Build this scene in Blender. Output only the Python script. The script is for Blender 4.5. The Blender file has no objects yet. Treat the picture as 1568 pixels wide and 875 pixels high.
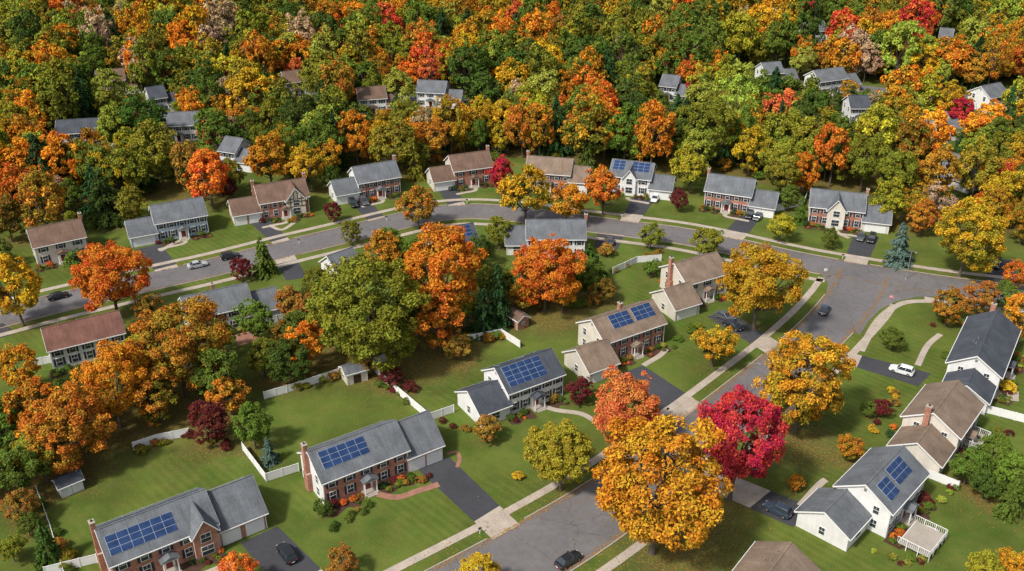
import bpy, math, random
import numpy as np
from mathutils import Vector, Matrix, noise

# ------------------------------------------------------------------ survey
F=1519.0; CX=784.0; CY=437.5; PITCH=math.radians(28.4); H=108.0
sp,cp=math.sin(PITCH),math.cos(PITCH)
def G(u,v,z=0.0):
    a=(u-CX)/F; b=(v-CY)/F
    t=(H-z)/(sp+b*cp)
    return (t*a, t*(cp-b*sp))
def scl(v,z=0.0): return (F*sp+(v-CY)*cp)/(H-z)
R=random.Random(7)
scene=bpy.context.scene
COL=scene.collection
# ------------------------------------------------------------------ materials
def mk(name):
    m=bpy.data.materials.new(name); m.use_nodes=True
    nt=m.node_tree; b=nt.nodes['Principled BSDF']
    b.inputs['Roughness'].default_value=0.85
    b.inputs['Specular IOR Level'].default_value=0.2
    return m,nt,b
def nd(nt,t,**k):
    n=nt.nodes.new(t)
    for a,v in k.items(): setattr(n,a,v)
    return n
def mixc(nt,fac,a,b,blend='MIX'):
    n=nd(nt,'ShaderNodeMix',data_type='RGBA',blend_type=blend)
    for s,val in ((n.inputs[0],fac),(n.inputs[6],a),(n.inputs[7],b)):
        if hasattr(val,'is_linked'): nt.links.new(val,s)
        elif isinstance(val,(tuple,list)): s.default_value=(*val,1) if len(val)==3 else val
        else: s.default_value=val
    return n.outputs[2]
def math_(nt,op,a,b=0.0,c=None,clamp=False):
    n=nd(nt,'ShaderNodeMath',operation=op,use_clamp=clamp)
    for i,val in enumerate((a,b,c)):
        if val is None: continue
        if hasattr(val,'is_linked'): nt.links.new(val,n.inputs[i])
        else: n.inputs[i].default_value=val
    return n.outputs[0]
def noise_(nt,vec,scale,detail=4,rough=0.55):
    n=nd(nt,'ShaderNodeTexNoise'); n.inputs['Scale'].default_value=scale
    n.inputs['Detail'].default_value=detail; n.inputs['Roughness'].default_value=rough
    if vec is not None: nt.links.new(vec,n.inputs['Vector'])
    return n.outputs[0]
def mrange(nt,val,a,b,c=0.0,d=1.0):
    n=nd(nt,'ShaderNodeMapRange'); nt.links.new(val,n.inputs[0])
    for i,x in enumerate((a,b,c,d)): n.inputs[i+1].default_value=x
    return n.outputs[0]
def coord(nt): return nd(nt,'ShaderNodeTexCoord').outputs['Object']

def simple(name,col,rough=0.8,var=0.15,scale=1.0,spec=0.2,metal=0.0,fine=0.0):
    m,nt,b=mk(name); c=coord(nt)
    n=mrange(nt,noise_(nt,c,scale,5),0.3,0.7)
    a=tuple(x*(1-var) for x in col); d=tuple(min(1,x*(1+var)) for x in col)
    o=mixc(nt,n,a,d)
    if fine>0:
        n2=mrange(nt,noise_(nt,c,scale*14,3),0.3,0.7,1-fine,1+fine)
        o=mixc(nt,1.0,o,n2,'MULTIPLY')
    nt.links.new(o,b.inputs['Base Color'])
    b.inputs['Roughness'].default_value=rough; b.inputs['Specular IOR Level'].default_value=spec
    b.inputs['Metallic'].default_value=metal
    return m
M={}
def siding(name,col):
    m,nt,b=mk(name); c=coord(nt)
    n=mrange(nt,noise_(nt,c,.5,5),.3,.7,.90,1.06)
    mp=nd(nt,'ShaderNodeMapping'); mp.inputs['Scale'].default_value=(1.5,1.5,.2); nt.links.new(c,mp.inputs[0])
    s=mrange(nt,noise_(nt,mp.outputs[0],1.5,4,.6),.3,.7,.92,1.05)
    o=mixc(nt,1.0,mixc(nt,1.0,col,n,'MULTIPLY'),s,'MULTIPLY')
    nt.links.new(o,b.inputs['Base Color']); b.inputs['Roughness'].default_value=.7
    wv=nd(nt,'ShaderNodeTexWave',bands_direction='Z',wave_profile='SAW'); wv.inputs['Scale'].default_value=1.6; nt.links.new(c,wv.inputs[0])
    bp=nd(nt,'ShaderNodeBump'); bp.inputs['Strength'].default_value=.35; bp.inputs['Distance'].default_value=.03
    nt.links.new(wv.outputs[1],bp.inputs['Height']); nt.links.new(bp.outputs[0],b.inputs['Normal'])
    return m
M['white']=siding('white_siding',(0.72,0.72,0.71))
M['cream']=siding('cream_siding',(0.60,0.56,0.48))
M['beige']=siding('beige_siding',(0.64,0.60,0.53))
M['blue']=siding('pale_blue_siding',(0.40,0.48,0.55))
M['trim']=simple('white_trim',(0.74,0.74,0.73),0.6,0.03,1)
M['halftimber']=simple('stucco',(0.62,0.56,0.45),0.8,0.05,1)
M['timber']=simple('dark_timber',(0.06,0.03,0.02),0.8,0.1,1)
M['shutter']=simple('shutter_paint',(0.03,0.035,0.05),0.6,0.1,1)
M['door']=simple('door_paint',(0.16,0.03,0.025),0.5,0.1,1)
M['metal']=simple('grey_metal',(0.35,0.35,0.36),0.4,0.1,2,0.5,0.5)
def roofmat(name,col):
    m,nt,b=mk(name); c=coord(nt)
    big=mrange(nt,noise_(nt,c,0.35,5),0.3,0.7,0.75,1.22)
    fine=mrange(nt,noise_(nt,c,6.0,4,0.7),0.3,0.7,0.70,1.30)
    mp=nd(nt,'ShaderNodeMapping'); mp.inputs['Scale'].default_value=(2.2,0.25,0.4); nt.links.new(c,mp.inputs[0])
    row=mrange(nt,noise_(nt,mp.outputs[0],1.2,3,0.6),0.3,0.7,0.86,1.14)
    o=mixc(nt,1.0,col,big,'MULTIPLY'); o=mixc(nt,1.0,o,fine,'MULTIPLY'); o=mixc(nt,1.0,o,row,'MULTIPLY')
    nt.links.new(o,b.inputs['Base Color']); b.inputs['Roughness'].default_value=0.9
    return m
M['rgray']=roofmat('grey_shingles',(0.122,0.132,0.145))
M['rdark']=roofmat('charcoal_shingles',(0.062,0.070,0.085))
M['rbrown']=roofmat('brown_shingles',(0.145,0.092,0.068))
M['rtan']=roofmat('tan_shingles',(0.19,0.14,0.105))
M['rred']=roofmat('russet_shingles',(0.155,0.076,0.058))
def brickmat():
    m,nt,b=mk('red_brick'); c=coord(nt)
    s=nd(nt,'ShaderNodeSeparateXYZ'); nt.links.new(c,s.inputs[0])
    cb=nd(nt,'ShaderNodeCombineXYZ'); nt.links.new(math_(nt,'ADD',s.outputs[0],s.outputs[1]),cb.inputs[0]); nt.links.new(s.outputs[2],cb.inputs[1])
    br=nd(nt,'ShaderNodeTexBrick'); nt.links.new(cb.outputs[0],br.inputs['Vector'])
    br.inputs['Scale'].default_value=1.0; br.inputs['Brick Width'].default_value=0.3; br.inputs['Row Height'].default_value=0.12
    br.inputs['Mortar Size'].default_value=0.010
    br.inputs['Color1'].default_value=(0.42,0.17,0.11,1); br.inputs['Color2'].default_value=(0.27,0.09,0.058,1); br.inputs['Mortar'].default_value=(0.42,0.33,0.27,1)
    n=mrange(nt,noise_(nt,c,1.2,4),0.3,0.7,0.75,1.25)
    nt.links.new(mixc(nt,1.0,br.outputs[0],n,'MULTIPLY'),b.inputs['Base Color'])
    return m
M['brick']=brickmat()
def glassmat():
    m,nt,b=mk('window_glass'); b.inputs['Base Color'].default_value=(0.03,0.04,0.05,1)
    b.inputs['Roughness'].default_value=0.08; b.inputs['Specular IOR Level'].default_value=0.6
    return m
M['glass']=glassmat()
def solarmat():
    m,nt,b=mk('solar_cells'); c=coord(nt)
    n=mrange(nt,noise_(nt,c,0.8,2),0.35,0.65)
    nt.links.new(mixc(nt,n,(0.012,0.030,0.085),(0.02,0.048,0.135)),b.inputs['Base Color'])
    b.inputs['Roughness'].default_value=0.2; b.inputs['Specular IOR Level'].default_value=0.5
    return m
M['solar']=solarmat()
M['solarframe']=simple('panel_rail',(0.36,0.42,0.50),0.4,0.05,1,0.5)
def asphalt(name,col,cracks=True):
    m,nt,b=mk(name); c=coord(nt)
    big=mrange(nt,noise_(nt,c,0.09,4),0.3,0.7,0.84,1.16)
    med=mrange(nt,noise_(nt,c,0.9,5,0.7),0.3,0.7,0.88,1.12)
    fine=mrange(nt,noise_(nt,c,9,3,0.7),0.3,0.7,0.84,1.16)
    o=mixc(nt,1.0,col,big,'MULTIPLY'); o=mixc(nt,1.0,o,med,'MULTIPLY'); o=mixc(nt,1.0,o,fine,'MULTIPLY')
    if cracks:
        vo=nd(nt,'ShaderNodeTexVoronoi',feature='DISTANCE_TO_EDGE'); vo.inputs['Scale'].default_value=0.13
        wn=nd(nt,'ShaderNodeTexNoise'); wn.inputs['Scale'].default_value=0.5; wn.inputs['Detail'].default_value=5; nt.links.new(c,wn.inputs['Vector'])
        va=nd(nt,'ShaderNodeVectorMath',operation='MULTIPLY_ADD'); nt.links.new(wn.outputs[1],va.inputs[0]); va.inputs[1].default_value=(3,3,0); nt.links.new(c,va.inputs[2])
        nt.links.new(va.outputs[0],vo.inputs['Vector'])
        cr=mrange(nt,vo.outputs['Distance'],0.0,0.014,0.7,1.0)
        o=mixc(nt,1.0,o,cr,'MULTIPLY')
    nt.links.new(o,b.inputs['Base Color']); return m
M['road']=asphalt('road_asphalt',(0.142,0.135,0.136))
M['drive']=asphalt('driveway_asphalt',(0.052,0.053,0.06),False)
M['walk']=simple('concrete_walk',(0.38,0.325,0.27),0.9,0.15,0.4,0.2,0,0.12)
M['kerb']=simple('kerb_concrete',(0.35,0.31,0.265),0.9,0.1,0.6)
M['paver']=simple('brick_pavers',(0.28,0.14,0.10),0.9,0.2,1.0,0.2,0,0.2)
M['mulch']=simple('mulch',(0.07,0.04,0.027),0.95,0.3,1.0,0.1,0,0.3)
M['tyre']=simple('tyre_rubber',(0.02,0.02,0.02),0.8,0.1,5)
M['hub']=simple('wheel_alloy',(0.4,0.4,0.42),0.35,0.1,5,0.5,0.7)
M['lampred']=simple('tail_light',(0.35,0.02,0.02),0.3,0.1,5,0.5)
M['lampw']=simple('head_light',(0.7,0.7,0.7),0.2,0.1,5,0.6)
M['signred']=simple('sign_red',(0.5,0.02,0.02),0.5,0.05,1)
M['bark']=simple('bark',(0.12,0.095,0.075),0.95,0.3,3.0,0.1,0,0.2)
def paint(name,col):
    m,nt,b=mk(name); c=coord(nt)
    n=mrange(nt,noise_(nt,c,3,2),0.3,0.7,0.94,1.06)
    nt.links.new(mixc(nt,1.0,col,n,'MULTIPLY'),b.inputs['Base Color'])
    b.inputs['Roughness'].default_value=0.28; b.inputs['Specular IOR Level'].default_value=0.5; b.inputs['Coat Weight'].default_value=0.6
    return m
CP={'black':paint('black_car_paint',(0.012,0.012,0.014)),'navy':paint('blue_car_paint',(0.03,0.05,0.08)),
    'white':paint('white_car_paint',(0.68,0.69,0.70)),'silver':paint('silver_car_paint',(0.40,0.42,0.44)),'grey':paint('grey_car_paint',(0.08,0.085,0.09))}

def leafmat(name):
    m=bpy.data.materials.new(name); m.use_nodes=True; nt=m.node_tree; nt.nodes.remove(nt.nodes['Principled BSDF'])
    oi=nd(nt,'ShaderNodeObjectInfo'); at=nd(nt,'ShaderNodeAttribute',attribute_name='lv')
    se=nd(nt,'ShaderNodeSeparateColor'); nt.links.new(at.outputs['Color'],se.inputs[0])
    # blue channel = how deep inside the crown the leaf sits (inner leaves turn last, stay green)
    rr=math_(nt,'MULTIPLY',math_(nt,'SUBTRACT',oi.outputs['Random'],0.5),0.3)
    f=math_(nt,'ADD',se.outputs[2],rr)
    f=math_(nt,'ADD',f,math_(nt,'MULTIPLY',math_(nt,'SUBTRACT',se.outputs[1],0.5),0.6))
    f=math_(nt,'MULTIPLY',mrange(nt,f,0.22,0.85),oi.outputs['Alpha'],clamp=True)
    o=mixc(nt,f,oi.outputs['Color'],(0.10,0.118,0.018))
    hs=nd(nt,'ShaderNodeHueSaturation'); nt.links.new(o,hs.inputs['Color'])
    hv=math_(nt,'MULTIPLY_ADD',math_(nt,'SUBTRACT',se.outputs[0],0.5),0.045,math_(nt,'MULTIPLY_ADD',math_(nt,'SUBTRACT',se.outputs[1],0.5),0.02,0.5))
    nt.links.new(hv,hs.inputs['Hue']); hs.inputs['Saturation'].default_value=1.0
    vv=math_(nt,'MULTIPLY_ADD',se.outputs[0],0.65,math_(nt,'MULTIPLY_ADD',se.outputs[1],0.36,0.50))
    nt.links.new(vv,hs.inputs['Value'])
    df=nd(nt,'ShaderNodeBsdfDiffuse'); nt.links.new(hs.outputs[0],df.inputs[0])
    nt.links.new(df.outputs[0],nt.nodes['Material Output'].inputs[0])
    return m
M['leaf']=leafmat('autumn_leaves')

# ------------------------------------------------------------------ builder
class MB:
    def __init__(s): s.p={}; s.M=Matrix.Identity(4)
    def add(s,part,mat,vs,fs):
        d=s.p.setdefault(part,([],[],mat)); o=len(d[0])
        d[0].extend([tuple(s.M@Vector(v)) for v in vs]); d[1].extend([tuple(i+o for i in f) for f in fs])
    def box(s,part,mat,x0,x1,y0,y1,z0,z1):
        vs=[(x0,y0,z0),(x1,y0,z0),(x1,y1,z0),(x0,y1,z0),(x0,y0,z1),(x1,y0,z1),(x1,y1,z1),(x0,y1,z1)]
        s.add(part,mat,vs,[(3,2,1,0),(4,5,6,7),(0,1,5,4),(1,2,6,5),(2,3,7,6),(3,0,4,7)])
    def hexa(s,part,mat,vs):
        s.add(part,mat,vs,[(3,2,1,0),(4,5,6,7),(0,1,5,4),(1,2,6,5),(2,3,7,6),(3,0,4,7)])
    def cyl(s,part,mat,p0,p1,r0,r1,n=8):
        p0=Vector(p0);p1=Vector(p1);d=(p1-p0).normalized()
        a=d.orthogonal().normalized();b=d.cross(a)
        vs=[];
        for p,r in((p0,r0),(p1,r1)):
            for i in range(n):
                t=2*math.pi*i/n; vs.append(p+a*math.cos(t)*r+b*math.sin(t)*r)
        fs=[(i,(i+1)%n,n+(i+1)%n,n+i) for i in range(n)]+[tuple(range(n-1,-1,-1)),tuple(range(n,2*n))]
        s.add(part,mat,vs,fs)
    def finish(s,name,loc=(0,0,0),rot=0.0,single=False,bevel=None):
        if single and len(s.p)==1:
            (pn,(v,f,mat)),=s.p.items()
            me=bpy.data.meshes.new(name); me.from_pydata(v,[],f); me.materials.append(mat)
            o=bpy.data.objects.new(name,me); o.location=loc; o.rotation_euler[2]=rot; COL.objects.link(o); return o
        e=bpy.data.objects.new(name,None); e.empty_display_size=1; e.location=loc; e.rotation_euler[2]=rot; COL.objects.link(e)
        for pn,(v,f,mat) in s.p.items():
            me=bpy.data.meshes.new(pn); me.from_pydata(v,[],f); me.materials.append(mat)
            o=bpy.data.objects.new(pn,me); COL.objects.link(o); o.parent=e
            if bevel and pn in bevel:
                bm=o.modifiers.new('bevel','BEVEL'); bm.width=bevel[pn]; bm.segments=2
        return e

# ------------------------------------------------------------------ roads
def catmull(pts,step=1.5):
    out=[]; n=len(pts)
    P=[np.array(p,float) for p in pts]; P=[2*P[0]-P[1]]+P+[2*P[-1]-P[-2]]
    for i in range(1,n):
        a,b,c,d=P[i-1],P[i],P[i+1],P[i+2]
        m=max(2,int(np.linalg.norm((c-b)[:2])/step))
        for k in range(m):
            t=k/m
            out.append(0.5*((2*b)+(-a+c)*t+(2*a-5*b+4*c-d)*t*t+(-a+3*b-3*c+d)*t**3))
    out.append(P[-2]); return out
def inpoly(x,y,poly):
    c=False; n=len(poly); j=n-1
    for i in range(n):
        xi,yi=poly[i][:2]; xj,yj=poly[j][:2]
        if (yi>y)!=(yj>y) and x<(xj-xi)*(y-yi)/(yj-yi)+xi: c=not c
        j=i
    return c
def normals(pts):
    ns=[]
    for i in range(len(pts)):
        a=pts[max(0,i-1)];b=pts[min(len(pts)-1,i+1)]
        d=np.array([b[0]-a[0],b[1]-a[1]]); d/=np.linalg.norm(d)+1e-9
        ns.append(np.array([-d[1],d[0]]))
    return ns
roadsdef={
 'A':[(-260,560,9.5),(-120,517,9.5),(0,487,9.5),(90,464,9.5),(232,431,9.5),(330,409,9.5),(440,381,9.5),(520,362,9.5),(600,342,9.5),(660,329,9.5),(720,324,9.5),(790,328,9.5),(860,338,9.5),(940,348,9.5),(1040,361,9.5),(1120,377,9.5),(1200,395,9.5),(1260,407,9.5),(1330,419,9.5),(1450,438,9.5),(1568,452,9.5),(1750,470,9.5)],
 'B':[(560,985,13),(740,888,13),(845,829,13),(930,775,12.5),(1010,718,12),(1090,652,11),(1150,602,10.5),(1215,549,10.5),(1264,503,10.5),(1297,467,11),(1316,438,11),(1322,420,11)],
 'C':[(1130,118,8),(1200,126,8),(1320,136,8),(1450,150,8),(1600,150,8)],
 'D':[(600,150,7),(700,158,7),(760,150,7)],
}
roads={}
for k,l in roadsdef.items():
    roads[k]=catmull([(*G(u,v),w) for u,v,w in l])
patches=[[(1298,505),(1317,513),(1330,492),(1348,474),(1372,462),(1405,455),(1470,454),(1460,436),(1318,420)],
         [(1190,404),(1232,411),(1258,421),(1268,434),(1262,462),(1245,488),(1290,480),(1312,415),(1240,398)]]
patches=[[G(*p) for p in q] for q in patches]
def on_road(x,y,skip=None,margin=0.0):
    for k,pts in roads.items():
        if k==skip: continue
        A=roadnp[k]; d=np.hypot(A[:,0]-x,A[:,1]-y)-A[:,2]/2
        if d.min()<margin: return True
    return False
roadnp={k:np.array(v) for k,v in roads.items()}
driveways=[ # garage a,b then street b,a
 [(636,716),(688,700),(765,775),(726,799)],
 [(368,832),(425,806),(492,872),(430,905)],
 [(938,576),(985,560),(1052,604),(1012,628)],
 [(1082,485),(1112,476),(1172,512),(1150,527)],
 [(1426,572),(1406,592),(1312,563),(1320,545)],
 [(1240,775),(1215,808),(1148,778),(1180,752)],
 [(208,382),(246,374),(270,405),(236,414)],
 [(383,341),(411,335),(440,364),(415,371)],
 [(535,308),(562,303),(587,331),(562,337)],
 [(668,286),(696,280),(710,309),(686,314)],
 [(968,303),(1003,306),(985,330),(956,327)],
 [(1138,325),(1168,330),(1146,358),(1112,353)],
 [(1308,357),(1346,364),(1330,399),(1295,393)],
 [(470,425),(438,430),(424,405),(455,398)],
 [(910,378),(945,384),(955,362),(915,356)],
 [(1560,400),(1520,396),(1505,440),(1550,446)],
 [(25,510),(-20,525),(-40,505),(5,495)],
]
drvG=[[G(*p) for p in d] for d in driveways]
aprons=[]
for d in drvG:
    gm=np.mean(d[:2],axis=0); sm=np.mean(d[2:],axis=0); dr=(sm-gm)/np.linalg.norm(sm-gm)
    ends=[]
    for p in d[2:]:
        q=np.array(p); ok=False
        for i in range(60):
            if on_road(q[0],q[1],margin=-0.35): ok=True; break
            q=q+dr*0.25
        if not ok: break
        ends.append(tuple(q))
    aprons.append([d[3],d[2],ends[0],ends[1]] if len(ends)==2 else None)
def sheet(name,polys,mat,z):
    vs=[];fs=[]
    for p in polys:
        o=len(vs)
        ar=sum(p[i][0]*p[(i+1)%len(p)][1]-p[(i+1)%len(p)][0]*p[i][1] for i in range(len(p)))
        if ar<0: p=p[::-1]
        vs+= [(x[0],x[1],z) for x in p]; fs.append(tuple(range(o,len(vs))))
    me=bpy.data.meshes.new(name); me.from_pydata(vs,[],fs); me.materials.append(mat)
    o=bpy.data.objects.new(name,me); COL.objects.link(o); return o
def strip(pts,off0,off1):
    ns=normals(pts)
    L=[(p[0]+n[0]*off0(p),p[1]+n[1]*off0(p)) for p,n in zip(pts,ns)]
    Rr=[(p[0]+n[0]*off1(p),p[1]+n[1]*off1(p)) for p,n in zip(pts,ns)]
    return L,Rr
def strip_mesh(name,segs,mat,z):
    vs=[];fs=[]
    for L,Rr in segs:
        o=len(vs); n=len(L)
        for a,b in zip(L,Rr): vs+=[(a[0],a[1],z),(b[0],b[1],z)]
        for i in range(n-1): fs.append((o+2*i,o+2*i+1,o+2*i+3,o+2*i+2))
    me=bpy.data.meshes.new(name); me.from_pydata(vs,[],fs); me.materials.append(mat)
    o=bpy.data.objects.new(name,me); COL.objects.link(o); return o
zz=0.012
for k,pts in roads.items():
    L,Rr=strip(pts,lambda p:-p[2]/2,lambda p:p[2]/2)
    strip_mesh('road',[(L,Rr)],M['road'],zz); zz+=0.004
for i,p in enumerate(patches): sheet('road_junction',[p],M['road'],0.030+0.004*i)
kerb=MB(); walksegs=[]
for k in ('A','B'):
    pts=roads[k]; ns=normals(pts)
    for side in (-1,1):
        def flush(run):
            if len(run)<2: return
            inn=[(p[0]+n[0]*side*(p[2]/2),p[1]+n[1]*side*(p[2]/2)) for p,n in run]
            out=[(p[0]+n[0]*side*(p[2]/2+0.2),p[1]+n[1]*side*(p[2]/2+0.2)) for p,n in run]
            for i in range(len(run)-1):
                a,b,c,d=inn[i],inn[i+1],out[i+1],out[i]
                q=[(*a,0.0),(*b,0.0),(*c,0.0),(*d,0.0),(*a,.13),(*b,.13),(*c,.13),(*d,.13)]
                kerb.hexa('kerb',M['kerb'],q)
        run=[]
        for p,n in zip(pts,ns):
            x=p[0]+n[0]*side*p[2]/2; y=p[1]+n[1]*side*p[2]/2
            bad=on_road(x,y,k,0.1) or any(inpoly(x,y,q) for q in patches) or any(a and inpoly(x,y,a) for a in aprons) or any(a and inpoly(p[0]+n[0]*side*(p[2]/2+.3),p[1]+n[1]*side*(p[2]/2+.3),a) for a in aprons)
            if bad: flush(run); run=[]
            else: run.append((p,n))
        flush(run)
        run=[]; W0,W1=2.4,3.9
        def flushw(run):
            if len(run)<2: return
            walksegs.append(([(p[0]+n[0]*side*(p[2]/2+W0),p[1]+n[1]*side*(p[2]/2+W0)) for p,n in run],[(p[0]+n[0]*side*(p[2]/2+W1),p[1]+n[1]*side*(p[2]/2+W1)) for p,n in run]))
        for p,n in zip(pts,ns):
            x=p[0]+n[0]*side*(p[2]/2+3); y=p[1]+n[1]*side*(p[2]/2+3)
            if on_road(x,y,k,1.0) or any(inpoly(x,y,q) for q in patches): flushw(run); run=[]
            else: run.append((p,n))
        flushw(run)
kerb.finish('kerb',single=True)
strip_mesh('sidewalk',walksegs,M['walk'],0.045)
cpts=catmull([(*G(1318,538),1),(*G(1338,500),1),(*G(1358,478),1),(*G(1385,464),1),(*G(1425,462),1),(*G(1480,470),1)])
strip_mesh('sidewalk',[strip(cpts,lambda p:-0.75,lambda p:0.75)],M['walk'],0.052)
for i,d in enumerate(drvG): sheet('driveway',[d],M['drive'],0.020)
sheet('driveway_apron',[a for a in aprons if a],M['walk'],0.028)
def path(pxs,w,mat,name='garden_path',z=0.036):
    c=catmull([(*G(*p),1) for p in pxs],0.8)
    strip_mesh(name,[strip(c,lambda p:-w/2,lambda p:w/2)],mat,z)
path([(672,742),(640,752),(608,762),(578,757)],1.3,M['paver'])
path([(684,696),(698,692),(704,702),(700,716)],0.7,M['paver'])
path([(820,617),(850,628),(890,634),(915,648)],1.2,M['walk'])
path([(985,560),(1010,545),(1020,535)],1.2,M['walk'])
path([(245,385),(268,372),(290,364)],1.1,M['walk'])
path([(412,345),(432,352),(455,338)],1.1,M['walk'])
path([(1405,560),(1420,530),(1440,512)],1.2,M['walk'])
path([(1225,775),(1255,742),(1265,735)],1.2,M['walk'])
path([(700,290),(718,288),(730,276)],1.1,M['walk'])
path([(1300,365),(1285,358),(1275,348)],1.1,M['walk'])

# ------------------------------------------------------------------ houses
footprints=[]
def gable(mb,x0,x1,W,ze,zr,walls,roof,front=None,ov=0.45):
    h=W/2; k=(zr-ze)/h
    vs=[(x0,-h,0),(x1,-h,0),(x1,h,0),(x0,h,0),(x0,-h,ze),(x1,-h,ze),(x1,h,ze),(x0,h,ze),(x0,0,zr),(x1,0,zr)]
    mb.add('walls',walls,vs,[(0,1,5,4),(2,3,7,6),(1,2,6,9,5),(3,0,4,8,7)])
    if front is not None and front is not walls:
        mb.box('front_wall',front,x0+0.02,x1-0.02,-h-0.06,-h-0.003,0,ze-0.05)
    th=0.17; g=0.35
    for s in (-1,1):
        ye=s*(h+ov); zeo=ze-ov*k
        a=[(x0-g,0,zr+.03),(x1+g,0,zr+.03),(x1+g,ye,zeo+.03),(x0-g,ye,zeo+.03)]
        lo=[(x,y,z) for x,y,z in a]; hi=[(x,y,z+th) for x,y,z in a]
        mb.hexa('roof',roof,lo+hi)
        for xx in (x0-g-0.05,x1+g+0.004):
            mb.hexa('trim',M['trim'],[(xx,0,zr-.12),(xx+.045,0,zr-.12),(xx+.045,ye,zeo-.12),(xx,ye,zeo-.12),(xx,0,zr+.14),(xx+.045,0,zr+.14),(xx+.045,ye,zeo+.14),(xx,ye,zeo+.14)])
        y0,y1=sorted((ye+s*.004,ye+s*.12))
        mb.box('gutter',M['trim'],x0-g,x1+g,y0,y1,zeo-.05,zeo+.12)
    # corner boards and downpipes
    for xx in (x0+.02,x1-.14):
        mb.box('corner_boards',M['trim'],xx,xx+.12,-h-.085,-h-.063,0,ze-.1)
    mb.box('ridge_cap',roof,x0-g+.02,x1+g-.02,-.14,.14,zr+.16,zr+.235)
def obox(mb,part,mat,side,x0,x1,W,t,z,w,h,n0,n1):
    if side=='F': mb.box(part,mat,t-w/2,t+w/2,-W/2-n1,-W/2-n0,z-h/2,z+h/2)
    elif side=='B': mb.box(part,mat,t-w/2,t+w/2,W/2+n0,W/2+n1,z-h/2,z+h/2)
    elif side=='L': mb.box(part,mat,x0-n1,x0-n0,t-w/2,t+w/2,z-h/2,z+h/2)
    else: mb.box(part,mat,x1+n0,x1+n1,t-w/2,t+w/2,z-h/2,z+h/2)
def window(mb,side,x0,x1,W,t,z,w=1.0,h=1.5,shut=None,base=0.0):
    a=(side,x0,x1,W)
    obox(mb,'window_frames',M['trim'],*a,t,z,w+.18,h+.18,base+.003,base+.07)
    obox(mb,'window_glass',M['glass'],*a,t,z,w,h,base+.075,base+.09)
    obox(mb,'window_bars',M['trim'],*a,t,z,w,.06,base+.092,base+.12)
    obox(mb,'window_bars',M['trim'],*a,t,z+h/4+.01,.04,h/2-.06,base+.092,base+.115)
    if shut is not None:
        for s in(-1,1): obox(mb,'shutters',shut,*a,t+s*(w/2+.33),z,.38,h+.15,base+.003,base+.06)
def solar(mb,zr,k,side,xs,d0,rows,cols,pw=1.62,ph=1.04):
    c=1/math.sqrt(1+k*k); s_=k*c; sg=-1 if side=='F' else 1
    def pt(x,d,n): return (x,sg*(d*c+n*s_),zr+.2-d*s_+n*c)
    W=cols*pw; Hh=rows*ph
    def slab(part,mat,x0,x1,d0,d1,n0,n1):
        q=[pt(x0,d1,n0),pt(x1,d1,n0),pt(x1,d0,n0),pt(x0,d0,n0),pt(x0,d1,n1),pt(x1,d1,n1),pt(x1,d0,n1),pt(x0,d0,n1)]
        mb.hexa(part,mat,q)
    slab('panel_rails',M['solarframe'],xs,xs+W,d0,d0+Hh,.03,.07)
    for r in range(rows):
        for q in range(cols):
            slab('solar_panels',M['solar'],xs+q*pw+.04,xs+(q+1)*pw-.04,d0+r*ph+.04,d0+(r+1)*ph-.04,.075,.12)
shrub_jobs=[]
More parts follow.
